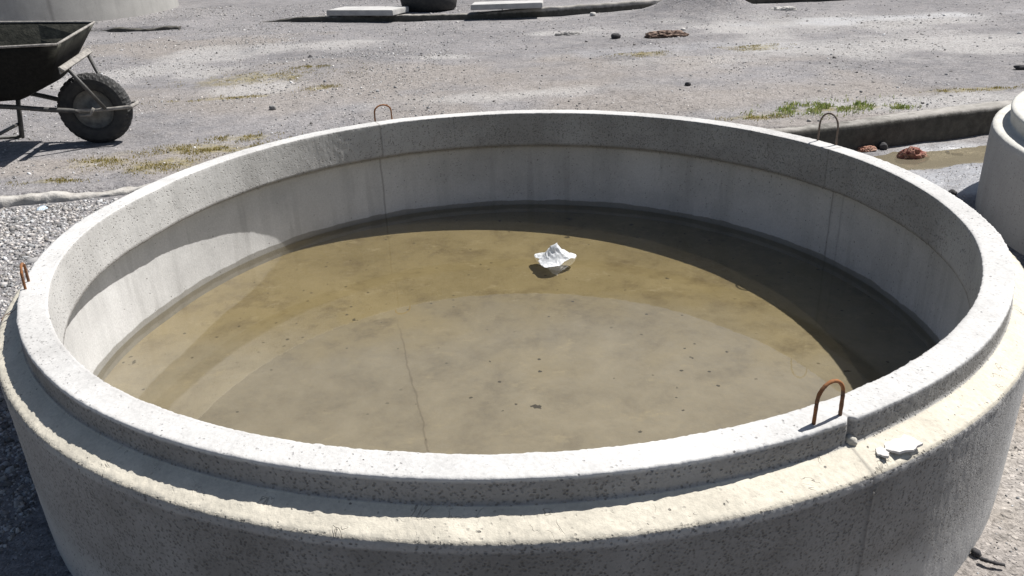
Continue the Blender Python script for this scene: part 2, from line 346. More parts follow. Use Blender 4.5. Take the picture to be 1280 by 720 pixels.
def _ang(p): return math.atan2(p[1], p[0])
SE_NEAR, SE_FL, SE_FR = _ang(at(1059, 522, .452)), _ang(at(472, 155, .452)), _ang(at(1045, 186, .452))
def adiff(a, b): return (a - b + math.pi) % (2 * math.pi) - math.pi
def zones_main(T, R, Z):
    deg = np.degrees(T); out = (R > 1.23) & (Z < .382)
    cx, sy = np.cos(T) * R, np.sin(T) * R; nn = fbm(cx * 4, sy * 4, Z * 9, 4, 71)
    pit = np.zeros_like(T)
    dep = sstep(-.02, .26, Z + .10 * nn) * (.45 + .55 * sstep(-150, -105, deg)) * sstep(-34, -66, deg)  # front grading: real pitting mixed with painted shade of the outer wall
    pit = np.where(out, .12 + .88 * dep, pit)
    
    band = (R < 1.215) & (R > 1.183) & (Z > .410) & (Z < .45); pit = np.where(band, .85 + .25 * nn, pit)  # outer band: pitting, raised further to paint in its shade
    inb = (R < 1.15) & (Z > .318); pit = np.where(inb & (Z < .4545), .34 + .22 * nn + .34 * sstep(118, 100, deg) * sstep(-20, 0, deg), pit); pit = np.where((R < 1.19) & (Z > .303) & (Z < .324), .75, pit)  # band pitting plus painted far-side shade; strip at the step is painted shadow
    inlow = (R < 1.19) & (Z <= .303); pit = np.where(inlow, .10 * np.clip(nn + .3, 0, 1) + .12 * sstep(130, 100, deg) * sstep(-20, 0, deg), pit)  # lower wall painted darker on its far, shaded side
    ledge = ((Z > .383) & (Z < .4105) & (R > 1.186)).astype(float); pit = np.where((R > 1.252) & (Z > .372), .60 + .3 * nn, pit); pit = np.where((ledge > 0) & (R < 1.252), .10 + .25 * np.clip(nn, 0, 1), pit)
    rimt = ((Z > .4535) & (R > 1.13)).astype(float); pit = np.where(rimt > 0, .20 + .25 * nn, pit)
    led = np.clip(ledge + rimt * .0, 0, 1)
    col_rim = rimt
    seam = np.zeros_like(T)
    for s_, cond, wd in ((SE_FL, R < 1.19, .0028), (SE_FR, R < 1.19, .003), (SE_NEAR, R > 1.183, .0022), (SE_FR - .04, (R < 1.19) & (Z < .3), .004)):
        jit = .0022 * fbm(Z * 30, Z * 0 + s_ * 9, oct=3, seed=80)
        seam = np.maximum(seam, np.exp(-(adiff(T + jit, s_) / wd) ** 2) * cond * (.55 if wd > .0035 else 1))
    drip = sstep(.22, .5, fbm(T * 30, Z * 2.2, oct=4, seed=61)) * inlow * .22 + sstep(.05, .45, fbm(T * 3, Z * 4, oct=4, seed=62)) * (inlow | inb) * .22
    drip = drip + np.exp(-((T - math.radians(96)) / .05) ** 2) * sstep(.20, .31, Z) * inlow * .3
    seam = np.maximum(seam, drip)
    seam = np.maximum(seam, .95 * sstep(.302, .313, Z) * sstep(.3275, .3235, Z) * (R < 1.19)); damp_line = 0  # shadow line of the inner step, painted through the seam channel
    a = adiff(T, SE_NEAR); g = np.zeros_like(T)
    g = np.where((R > 1.183), .0035 * np.exp(-(a / .0028) ** 2) * (Z < .36) , 0)
    g = g - .008 * np.exp(-(a / .005) ** 2) * ((R > 1.18) & (R < 1.205) & (Z > .411) & (Z < .46)) * (1 + .6 * fbm(Z * 60, T * 60, oct=2, seed=4))
    g = g + .0018 * np.exp(-(adiff(T, SE_FL) / .0022) ** 2) * (R < 1.19) * (Z > .3) * -1

    # damp staining above the water on the inner wall
    damp = np.where((R > 1.17) & (R < 1.19) & (Z < .30), sstep(.088, .058, Z), 0)
    return g, np.stack([np.clip(pit, 0, 1), led, seam, damp], -1)
PROF = [(1.184, -.03, .012, .0), (1.184, .312, .006, .2), (1.182, .316, .003, .5), (1.143, .321, .003, .8), (1.1402, .324, .009, .5), (1.1395, .450, .002, .5),
        (1.1402, .4535, .002, .9), (1.1430, .4548, .004, .4), (1.1970, .4550, .002, .6), (1.1993, .4535, .002, 1.1), (1.2000, .4505, .005, .6), (1.2010, .413, .003, .2), (1.2050, .4085, .0035, .3),
        (1.2485, .3895, .0025, .8), (1.2550, .385, .0025, .9), (1.2566, .378, .006, .8), (1.2566, .345, .009, .4), (1.2566, .05, .01, .4), (1.254, -.03, .02, .5)]
ring = empty('concrete_ring', (0, 0, 0))
tag(ring, 'large low concrete manhole ring holding shallow brown water, filling the foreground', 'concrete ring')
make_ring('ring_wall', M_RING, PROF, 2600, zones=zones_main, parent=ring)

M_RUST = mat_plain('rusty_rebar', (.30, .12, .04), (.10, .065, .045), 45, .85, .6, .0015)
M_STEEL = mat_plain('old_rebar', (.20, .14, .10), (.10, .085, .075), 90, .7, .5, .001)
def hook(p, q, h, mat, lean=(0, 0, 0), label=None, r=.0031):
    p = Vector(p); q = Vector(q); mid = (p + q) / 2; L = Vector(lean)
    pts = [p + Vector((0, 0, -.03)), p, p.lerp(mid, .02) + Vector((0, 0, h * .5)) + L * .5]
    for k in range(0, 9):
        a = math.pi * (1 - k / 8); c = mid + Vector((0, 0, h * .56)) + L * .56
        pts.append(c + (q - p) / 2 * math.cos(a) * .98 + Vector((0, 0, h * .44 * math.sin(a))) + L * .44 * math.sin(a))
    pts += [q.lerp(mid, .02) + Vector((0, 0, h * .5)) + L * .5, q, q + Vector((0, 0, -.03))]
    bm = bmesh.new(); tube(bm, smooth_path(pts, 4), r, 10, rough=.09)
    o = bm_obj('lifting_hook', bm, mat, ring, True)
    if label: o['label'] = label
    return o
zt = .4545
hook(at(1017, 530, zt), at(1050, 519, zt), .068, M_RUST, label='bright rusty lifting loop at the near right of the rim')
hook(at(469, 152, zt), at(490, 149, zt), .062, M_RUST, r=.0032, label='thin rusty lifting loop at the far left of the rim')
hook(at(1022, 176, zt), at(1045, 181, zt), .098, M_STEEL, (.0, .0, 0), r=.0032, label='tall grey brown lifting loop at the far right of the rim')
hook(at(32, 362, zt), at(36, 352, zt), .052, M_RUST, (.002, 0, 0), label='rusty lifting loop seen edge-on at the left of the rim')

# broken mortar lump and thin flakes on the ledge
def rock(name, loc, s, mat, seed=0, sq=(1, 1, .7), sub=3, rz=0, amp=.28):
    bm = bmesh.new(); bmesh.ops.create_icosphere(bm, subdivisions=sub, radius=1)
    for v in bm.verts:
        n1 = float(fbm([v.co.x * 1.1 + seed], [v.co.y * 1.1], [v.co.z * 1.1], 4, seed)[0])
        v.co *= 1 + amp * n1 * 1.6
        v.co = Vector((v.co.x * sq[0], v.co.y * sq[1], v.co.z * sq[2])) * s
    zmin = min(v.co.z for v in bm.verts)
    for v in bm.verts: v.co.z = max(v.co.z, zmin * .72) - zmin * .72 - s * .03
    o = bm_obj(name, bm, mat, None, True, loc); o.rotation_euler = (0, 0, rz); return o
M_MORT = mat_plain('mortar', (.52, .49, .42), (.38, .36, .32), 40, .95, .6, .003)
tag(rock('mortar_lump', at(1062, 556, .405), .0105, M_MORT, 5, (1, .8, 1)), 'small mortar lump stuck by the near seam under the rusty loop', 'lump')
def flake(pts, z, mat, th, label, name='concrete_flake'):
    P = [Vector(at(px, py, z)) for px, py in pts]; c = sum(P, Vector()) / len(P)
    Q = []
    for i, p in enumerate(P):
        q = P[(i + 1) % len(P)]
        for t in (0, .25, .5, .75): Q.append(p.lerp(q, t) + Vector((random.uniform(-1, 1), random.uniform(-1, 1), 0)) * .0012)
    bm = bmesh.new(); top = [bm.verts.new(p - c + Vector((0, 0, th + .0007 * math.sin(i * .9)))) for i, p in enumerate(Q)]; bot = [bm.verts.new(p - c) for p in Q]
    bm.faces.new(top)
    for i in range(len(Q)): bm.faces.new((bot[i], bot[(i + 1) % len(Q)], top[(i + 1) % len(Q)], top[i]))
    bm.faces.new(bot[::-1]); bmesh.ops.triangulate(bm, faces=bm.faces[:])
    o = bm_obj(name, bm, mat, None, False, c); tag(o, label, 'flake', 'concrete flakes lying on the ring ledge'); return o
M_FLAKE = mat_plain('pale_flake', (.60, .585, .56), (.50, .48, .46), 60, .9, .3, .001)
flake([(1103, 553), (1106, 563), (1124, 568), (1141, 564), (1153, 557), (1145, 551), (1128, 545), (1112, 546), (1104, 549)], .3975, M_FLAKE, .0040, 'larger thin pale concrete flake near the edge of the ring ledge')
flake([(1092, 561), (1097, 570), (1110, 573), (1111, 568), (1101, 560)], .3975, M_FLAKE, .0040, 'smaller thin pale concrete flake left of the larger one on the ledge')
# wiry twig on the ledge at the left
bm = bmesh.new(); tube(bm, smooth_path([at(2, 401, .392), at(6, 394, .398), at(12, 392, .396), at(20, 386, .400), at(24, 376, .394)], 5), .0012, 6)
tag(bm_obj('wire', bm, M_STEEL, None, True), 'thin curled dark wire on the left ledge of the big ring', 'wire')

# ------------------------------------------------------------------ basin floor and water
def disc(name, R, z, mat, ringn=60, seg=180):
    bm = bmesh.new(); c = bm.verts.new((0, 0, z)); prev = None
    T = [2 * math.pi * k / seg for k in range(seg)]
    for i in range(1, ringn + 1):
        cur = [bm.verts.new((math.cos(t) * R(t) * i / ringn, math.sin(t) * R(t) * i / ringn, z)) for t in T]
        for k in range(seg):
            if prev: bm.faces.new((prev[k], cur[k], cur[(k + 1) % seg], prev[(k + 1) % seg]))
            else: bm.faces.new((c, cur[k], cur[(k + 1) % seg]))
        prev = cur
    return bm_obj(name, bm, mat, None, True)
def Rin(t): return 1.187 + 1.2 * float(np.interp((t + math.pi) % (2 * math.pi) - math.pi, DT, DR))
def mat_floor():
    N = NT('silty_floor'); sx = N.n('ShaderNodeSeparateXYZ'); N.l(N.obj(), sx.inputs[0]); x, y = sx.outputs[0], sx.outputs[1]
    big = N.noise(1.9, 6, .6, dist=.2); mid = N.noise(6, 7, .72, dist=.15); fin_ = N.noise(45, 4, .7)
    col = N.mix(N.rng(big, .33, .68), (.158, .130, .068), (.252, .212, .122))
    col = N.mix(N.rng(mid, .55, .75, 0, .5), col, (.27, .23, .14))
    col = N.mix(N.rng(mid, .32, .50, .75, 0), col, (.095, .072, .040))
    # grey sky reflection painted into the floor colour towards the camera
    sky_grey = N.math('MULTIPLY', N.rng(N.math('ADD', y, N.rng(big, .3, .7, -.25, .25)), -.1, .35, 1, 0), .75)
    col = N.mix(sky_grey, col, N.mix(N.rng(mid, .35, .65), (.200, .184, .152), (.290, .270, .228)))
    col = N.mix(N.rng(fin_, .35, .75, 0, .2), col, (.30, .25, .16))
    # paler scuffs
    wn = N.noise(13, 6, .78, vec=N.obj((.8, 1.2, 1)), dist=.2)
    col = N.mix(N.rng(wn, .57, .70, 0, .55), col, (.33, .29, .20))
    # dark crumbs and leaf scraps
    v = N.voro(26); c = N.n('ShaderNodeSeparateColor'); N.l(N.voro(26, out='Color'), c.inputs[0])
    spot = N.math('MULTIPLY', N.rng(N.math('ADD', v, N.rng(N.noise(90, 2), .3, .7, -.06, .06)), .10, .14, 1, 0), N.math('GREATER_THAN', c.outputs[0], .62))
    spot = N.math('MULTIPLY', spot, N.rng(N.noise(2.5, 3), .38, .52))
    v3 = N.voro(9); c3 = N.n('ShaderNodeSeparateColor'); N.l(N.voro(9, out='Color'), c3.inputs[0])
    spot3 = N.math('MULTIPLY', N.rng(N.math('ADD', v3, N.rng(N.noise(70, 3), .3, .7, -.09, .09)), .07, .10, 1, 0), N.math('GREATER_THAN', c3.outputs[1], .85))
    col = N.mix(N.math('MAXIMUM', spot, spot3), col, (.06, .05, .032))
    # slab joint running towards the camera
    lx = N.math('ABSOLUTE', N.math('SUBTRACT', N.math('ADD', x, N.rng(N.noise(12, 3), .3, .7, -.006, .006)), N.math('MULTIPLY_ADD', y, JB, JA)))
    j = N.math('MULTIPLY', N.rng(lx, .0008, .0040, .42, 0), N.rng(y, .05, .25, 1, 0))
    col = N.mix(j, col, (.10, .075, .05))
    side = N.rng(N.math('SUBTRACT', x, N.math('MULTIPLY_ADD', y, JB, JA)), -.01, .01, .10, 0)
    col = N.mix(N.math('MULTIPLY', side, N.rng(y, .05, .25, 1, 0)), col, (.15, .14, .12))
    nb = N.bump(N.math('ADD', mid, N.math('MULTIPLY', fin_, .3)), .4, .006)
    return N.fin(N.prin(col, .9, nb, .15))
a_, b_ = at(500, 415, .012), at(534, 560, .012)
JB = (a_[0] - b_[0]) / (a_[1] - b_[1]); JA = a_[0] - JB * a_[1]
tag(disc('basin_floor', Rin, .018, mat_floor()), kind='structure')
def mat_water(name, tint, milk, milkcol, rough=.015, wave=.02, ior=1.5):
    N = NT(name); tr = N.n('ShaderNodeBsdfTransparent'); tr.inputs[0].default_value = (*tint, 1)
    df = N.n('ShaderNodeBsdfDiffuse'); df.inputs[0].default_value = (*milkcol, 1)
    nb = N.bump(N.noise(5, 3, .5), wave, .02)
    gl = N.n('ShaderNodeBsdfGlossy'); gl.inputs['Roughness'].default_value = rough; N.l(nb, gl.inputs['Normal'])
    # Schlick reflectance, the same from both sides so that the sun reaches the bottom
    g = N.n('ShaderNodeNewGeometry'); dt = N.n('ShaderNodeVectorMath', operation='DOT_PRODUCT'); N.l(nb, dt.inputs[0]); N.l(g.outputs['Incoming'], dt.inputs[1])
    cs = N.math('SUBTRACT', 1.0, N.math('ABSOLUTE', dt.outputs['Value']), clamp=True); f0 = ((ior - 1) / (ior + 1)) ** 2
    frs = N.math('MULTIPLY_ADD', N.math('POWER', cs, 5.0), 1 - f0, f0)
    m1 = N.n('ShaderNodeMixShader'); m1.inputs[0].default_value = milk; N.l(tr.outputs[0], m1.inputs[1]); N.l(df.outputs[0], m1.inputs[2])
    m2 = N.n('ShaderNodeMixShader'); N.l(frs, m2.inputs[0]); N.l(m1.outputs[0], m2.inputs[1]); N.l(gl.outputs[0], m2.inputs[2])
    return N.fin(m2)
tag(disc('water', Rin, .052, mat_water('shallow_brown_water', (.93, .90, .82), .025, (.26, .22, .14), ior=2.2), 3), kind='structure')
tag(link('puddle_water', np_mesh('puddle_water', [(1.25, 1.4, .0035), (4.2, 1.9, .0035), (4.2, 2.62, .0035), (1.25, 1.93, .0035)], [(0, 1, 2, 3)]), mat_water('muddy_puddle_water', (.80, .75, .62), .45, (.30, .26, .185), .03, .03, 1.6)), kind='structure')

# ------------------------------------------------------------------ crumpled bag on the water
def bag():
    n = 90; c = Vector(at(692, 324, .054)); bm = bmesh.new(); G = []
    uu = np.linspace(-1, 1, n); U, Vv = np.meshgrid(uu, uu)
    r = np.sqrt(U ** 2 + Vv ** 2) + 1e-6; f = np.maximum(abs(U), abs(Vv)) / r
    A = np.arctan2(Vv, U); rad = r * f
    edge = 1 + .18 * np.sin(A * 3 + 1) + .12 * fbm(np.cos(A) * 3, np.sin(A) * 3, oct=3, seed=2)
    xx = np.cos(A) * rad * edge * .082; yy = np.sin(A) * rad * edge * .075
    xx *= .85; yy *= .85
    pk = np.exp(-(((xx - .006) / .037) ** 2 + ((yy - .004) / .034) ** 2) ** .85)
    def crease(x, y, z, o, sd):
        v = fbm(x, y, z, o, sd); return 1 - np.abs(v) * 3.2
    zz = .000 + .052 * pk + .012 * np.exp(-(((xx - .050) / .022) ** 2 + ((yy) / .03) ** 2))
    zz = zz + (.006 * crease(xx * 26, yy * 26, zz * 0, 2, 21) + .0025 * crease(xx * 70, yy * 70, zz * 0, 2, 22)) * (.35 + pk)
    xx = xx + .005 * crease(xx * 22, yy * 22 + 5, zz * 22, 2, 5) * (.3 + pk); yy = yy + .005 * crease(xx * 22 + 9, yy * 22, zz * 22, 2, 6) * (.3 + pk)
    I = np.arange(n * n).reshape(n, n); F = np.stack([I[:-1, :-1], I[:-1, 1:], I[1:, 1:], I[1:, :-1]], -1).reshape(-1, 4)
    me = np_mesh('plastic_bag', np.c_[xx.ravel(), yy.ravel(), zz.ravel()], F)
    N = NT('white_plastic'); b = N.prin((.86, .87, .88), .42, None, .4); b.inputs['Subsurface Weight'].default_value = 0
    t = N.n('ShaderNodeBsdfTranslucent'); t.inputs[0].default_value = (.8, .82, .83, 1); mx = N.n('ShaderNodeMixShader'); mx.inputs[0].default_value = .5
    N.l(b.outputs[0], mx.inputs[1]); N.l(t.outputs[0], mx.inputs[2])
    o = link('plastic_bag', me, N.fin(mx), None, True, c)
    s = o.modifiers.new('thickness', 'SOLIDIFY'); s.thickness = .0006
    tag(o, 'crumpled white plastic bag floating on the brown water in the ring', 'plastic bag')
bag()

# ------------------------------------------------------------------ second ring (right) and big ring (upper left)
r2 = empty('concrete_ring', (3.02, .55, 0))
tag(r2, 'second concrete ring with raised pale lip, cut off by the right edge', 'concrete ring')
def zones_two(T, R, Z):
    nn = fbm(np.cos(T) * 4, np.sin(T) * 4, Z * 5, 3, 5); pit = np.where(Z < .33, .22 + .12 * nn, 0.12)
    ledge = (Z > .345).astype(float); return None, np.stack([pit, ledge, T * 0, T * 0], -1)
PR2 = [(1.08, -.03, .03, 0), (1.08, .40, .01, .4), (1.085, .425, .01, .6), (1.135, .425, .006, .8), (1.142, .418, .01, .5), (1.134, .362, .008, .3), (1.138, .358, .008, .3), (1.185, .356, .006, .9), (1.194, .350, .006, 1.2), (1.198, .335, .012, .6), (1.198, .05, .02, .3), (1.196, -.03, .02, .3)]
make_ring('ring_wall', M_RING2, PR2, 900, wob=0, zones=zones_two, seed=20, parent=r2)
r3 = empty('concrete_ring', (-6.90, 9.92, 0))
tag(r3, 'tall wide grey concrete ring at the upper left, behind the wheelbarrow', 'concrete ring')
def zones_three(T, R, Z):
    nn = fbm(np.cos(T) * 6, np.sin(T) * 6, Z * 3, 3, 5)
    return None, np.stack([.10 + .1 * nn, T * 0, (np.exp(-(adiff(T, -.85) / .004) ** 2)), sstep(.30, .12, Z) * .5], -1)
PR3 = [(2.12, .1, .1, 0), (2.12, 1.1, .03, .3), (2.14, 1.12, .03, .6), (2.23, 1.12, .02, .8), (2.25, 1.10, .03, .6), (2.25, .1, .05, .2)]
make_ring('ring_wall', M_BIG, PR3, 400, wob=0, zones=zones_three, seed=40, parent=r3)

# ------------------------------------------------------------------ kerbs
def kerb(name, x0, x1, front, w, z0, ztop, mat, label, step=.02, rough=.006, cat='kerb', ends=True, round_=.012, seed=1, group=None, gaps=None, topvar=.006):
    xs_ = np.arange(x0, x1 + 1e-6, step); S_ = []
    prof = [(0, 0)] + [(0, t) for t in (.3, .6, .85)] + [(round_ * .3, 1 - .06), (round_, 1.0)] + [(t, 1.0) for t in (.3, .5, .7)] + [(1.0, .98), (1.03, .6), (1.03, 0)]
    x_m = (x0 + x1) / 2; V = []; nP = len(prof)
    for x in xs_:
        yb = front(x); zt_ = ztop(x) if callable(ztop) else ztop
        for (a, b) in prof:
            aa = a if a in (0, round_ * .3, round_) else a * w
            V.append((x, yb + aa, z0 + (zt_ - z0) * b))
    V = np.array(V)
    n1 = fbm(V[:, 0] * 9, V[:, 1] * 9, V[:, 2] * 9, 4, seed); n2 = fbm(V[:, 0] * 9 + 50, V[:, 1] * 9, V[:, 2] * 9, 4, seed + 3)
    V[:, 1] += rough * 1.5 * n1; V[:, 2] += topvar * n2 * (V[:, 2] > z0 + .02)
    V[:, 0] -= x_m
    n = len(xs_); F = []
    for i in range(n - 1):
        for j in range(nP - 1): F.append((i * nP + j, (i + 1) * nP + j, (i + 1) * nP + j + 1, i * nP + j + 1))
    me = np_mesh(name, V, F)
    bm = bmesh.new(); bm.from_mesh(me); bm.verts.ensure_lookup_table()
    bm.faces.new([bm.verts[j] for j in range(nP)][::-1]); bm.faces.new([bm.verts[(n - 1) * nP + j] for j in range(nP)])
    bmesh.ops.recalc_face_normals(bm, faces=bm.faces[:]); bm.to_mesh(me); bm.free()
    me.materials.append(mat); o = bpy.data.objects.new(name, me); COL.objects.link(o); o.location = (x_m, 0, 0)
    tag(o, label, cat, group); return o
def mat_kerb(top):
    N = NT('old_kerb_concrete'); big = N.noise(3, 5, .65); mid = N.noise(22, 5, .7); fine = N.noise(120, 3, .7)
    col = N.mix(N.rng(big, .35, .65), (.20, .19, .17), (.33, .31, .285)); col = N.mix(N.rng(mid, .45, .7, 0, .6), col, (.42, .40, .37))
    col = N.mix(N.rng(fine, .55, .75, 0, .5), col, (.12, .11, .10))
    sx = N.n('ShaderNodeSeparateXYZ'); N.l(N.tc.outputs['Object'], sx.inputs[0])
    foot = N.rng(N.math('ADD', sx.outputs[2], N.rng(N.noise(11, 5, .7), .25, .75, -.010, .010)), top - .012, top + .006, 1, 0)  # shade of the front face, with dirt, painted dark below the top edge
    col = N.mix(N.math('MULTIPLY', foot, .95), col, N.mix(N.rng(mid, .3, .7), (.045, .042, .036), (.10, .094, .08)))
    return N.fin(N.prin(col, .95, N.bump(N.math('ADD', mid, N.math('MULTIPLY', fine, .5)), .6, .005), .2))
M_KERB = mat_kerb(.150); M_KERB2 = mat_kerb(.215)
M_KTOP = mat_plain('crumbling_mortar', (.30, .28, .25), (.46, .44, .41), 14, .95, .9, .008)
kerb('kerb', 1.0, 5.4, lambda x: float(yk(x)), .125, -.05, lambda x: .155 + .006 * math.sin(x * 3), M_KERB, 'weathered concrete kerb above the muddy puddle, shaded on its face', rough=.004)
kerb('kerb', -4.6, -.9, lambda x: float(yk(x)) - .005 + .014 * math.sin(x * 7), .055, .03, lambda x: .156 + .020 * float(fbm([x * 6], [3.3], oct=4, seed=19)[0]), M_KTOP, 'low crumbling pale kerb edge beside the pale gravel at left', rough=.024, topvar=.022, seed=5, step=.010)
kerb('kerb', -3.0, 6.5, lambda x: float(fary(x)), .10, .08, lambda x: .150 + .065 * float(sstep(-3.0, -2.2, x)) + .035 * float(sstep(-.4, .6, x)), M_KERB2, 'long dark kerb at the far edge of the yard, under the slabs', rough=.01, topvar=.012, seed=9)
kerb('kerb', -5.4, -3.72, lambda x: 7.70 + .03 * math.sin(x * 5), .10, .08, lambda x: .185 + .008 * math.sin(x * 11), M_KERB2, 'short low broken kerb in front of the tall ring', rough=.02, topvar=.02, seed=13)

# ------------------------------------------------------------------ slabs and tub on the far kerb
def slab(c, sx, sy, th, rz, label, tilt=0, seed=3, mat=None):
    bm = bmesh.new(); box(bm, (0, 0, th / 2), (sx, sy, th)); bmesh.ops.bevel(bm, geom=bm.edges[:], offset=.006, segments=2, affect='EDGES')
    bmesh.ops.subdivide_edges(bm, edges=bm.edges[:], cuts=3, use_grid_fill=True)
    for v in bm.verts:
        n1 = float(fbm([v.co.x * 6], [v.co.y * 6], [v.co.z * 6 + seed], 3, seed)[0]); v.co += Vector((v.co.x, v.co.y, 0)).normalized() * n1 * .008 if (v.co.x or v.co.y) else Vector()
    o = bm_obj('paving_slab', bm, mat or M_SLAB, None, False, c); o.rotation_euler = (tilt, 0, rz)
    return tag(o, label, 'slab', 'concrete slabs lying on the far kerb')
M_SLAB = mat_plain('pale_slab', (.33, .32, .31), (.47, .46, .44), 7, .9, .5, .004)
def slab_front(p, q, z, dep, th, label, seed, tilt=0):
    p = Vector((*p, z)); q = Vector((*q, z)); a = math.atan2(q.y - p.y, q.x - p.x); c = (p + q) / 2 + Vector((-math.sin(a), math.cos(a), 0)) * dep / 2
    return slab(c, (q - p).length, dep, th, a, label, tilt, seed)
slab_front((-2.05, 7.90), (-1.24, 7.60), .222, .42, .062, 'worn pale slab with dark edge, leftmost of the slabs on the far kerb', 3)
slab_front((-.345, 7.46), (.455, 7.40), .258, .42, .058, 'clean pale slab right of the dark tub, jutting over the far kerb', 8, -.015)
def lathe(name, prof, seg, mat, parent=None, loc=None, smooth=True, axis='Z'):
    bm = bmesh.new(); rings = []
    for r_, z_ in prof:
        rings.append([bm.verts.new((math.cos(2 * math.pi * k / seg) * r_, math.sin(2 * math.pi * k / seg) * r_, z_) if axis == 'Z' else (math.cos(2 * math.pi * k / seg) * r_, z_, math.sin(2 * math.pi * k / seg) * r_)) for k in range(seg)])
    for i in range(len(rings) - 1):
        for k in range(seg): bm.faces.new((rings[i][k], rings[i][(k + 1) % seg], rings[i + 1][(k + 1) % seg], rings[i + 1][k]))
    bmesh.ops.remove_doubles(bm, verts=bm.verts[:], dist=1e-6)
    return bm_obj(name, bm, mat, parent, smooth, loc)
M_RUB = mat_plain('black_rubber', (.028, .028, .029), (.055, .053, .050), 30, .75, .3, .002)
tub = empty('rubber_tub', (-.88, 8.36, .19)); tag(tub, 'dark round rubber tub between the two pale slabs on the far kerb', 'tub')
lathe('tub_body', [(0, .015), (.30, .015), (.325, .03), (.375, .26), (.368, .26), (.31, .04), (0, .035)], 48, M_RUB, tub)
lathe('tub_rim', [(.368, .25), (.395, .252), (.398, .272), (.368, .275), (.368, .25)], 48, M_RUB, tub)

# ------------------------------------------------------------------ wheelbarrow
YAW = math.radians(6.5)
wb_c = (-2.170, 2.175); gz = float(H(np.array([wb_c[0]]), np.array([wb_c[1]]))[0])
wb = empty('wheelbarrow', (wb_c[0], wb_c[1], gz), YAW)
tag(wb, 'dark builder wheelbarrow with cement-stained tray standing on the gravel', 'wheelbarrow')
M_TRAY = None
def mat_tray():
    N = NT('cement_stained_steel'); f = N.noise(9, 6, .7); g = N.noise(60, 4, .7); geo = N.n('ShaderNodeSeparateXYZ'); N.l(N.tc.outputs['Normal'], geo.inputs[0])
    col = N.mix(N.rng(g, .3, .7), (.006, .006, .006), (.016, .016, .014))
    att, r_, g_, b_, al = N.attr('stain')
    col = N.mix(N.math('MULTIPLY', r_, N.rng(f, .34, .56)), col, (.20, .20, .165))
    return N.fin(N.prin(col, N.rng(f, .3, .7, .7, .9), N.bump(g, .4, .002), .15))
M_TRAY = mat_tray()
M_TUBE = mat_plain('painted_steel_tube', (.03, .03, .032), (.10, .095, .085), 25, .55, .3, .001, spec=.4)
M_CEM = mat_plain('cement_caked_steel', (.33, .31, .28), (.15, .14, .13), 45, .85, .7, .002)
M_RIMW = mat_plain('wheel_rim_steel', (.10, .098, .09), (.22, .21, .19), 30, .6, .3, .001, spec=.4)
V0 = .045   # sideways centre of the barrow
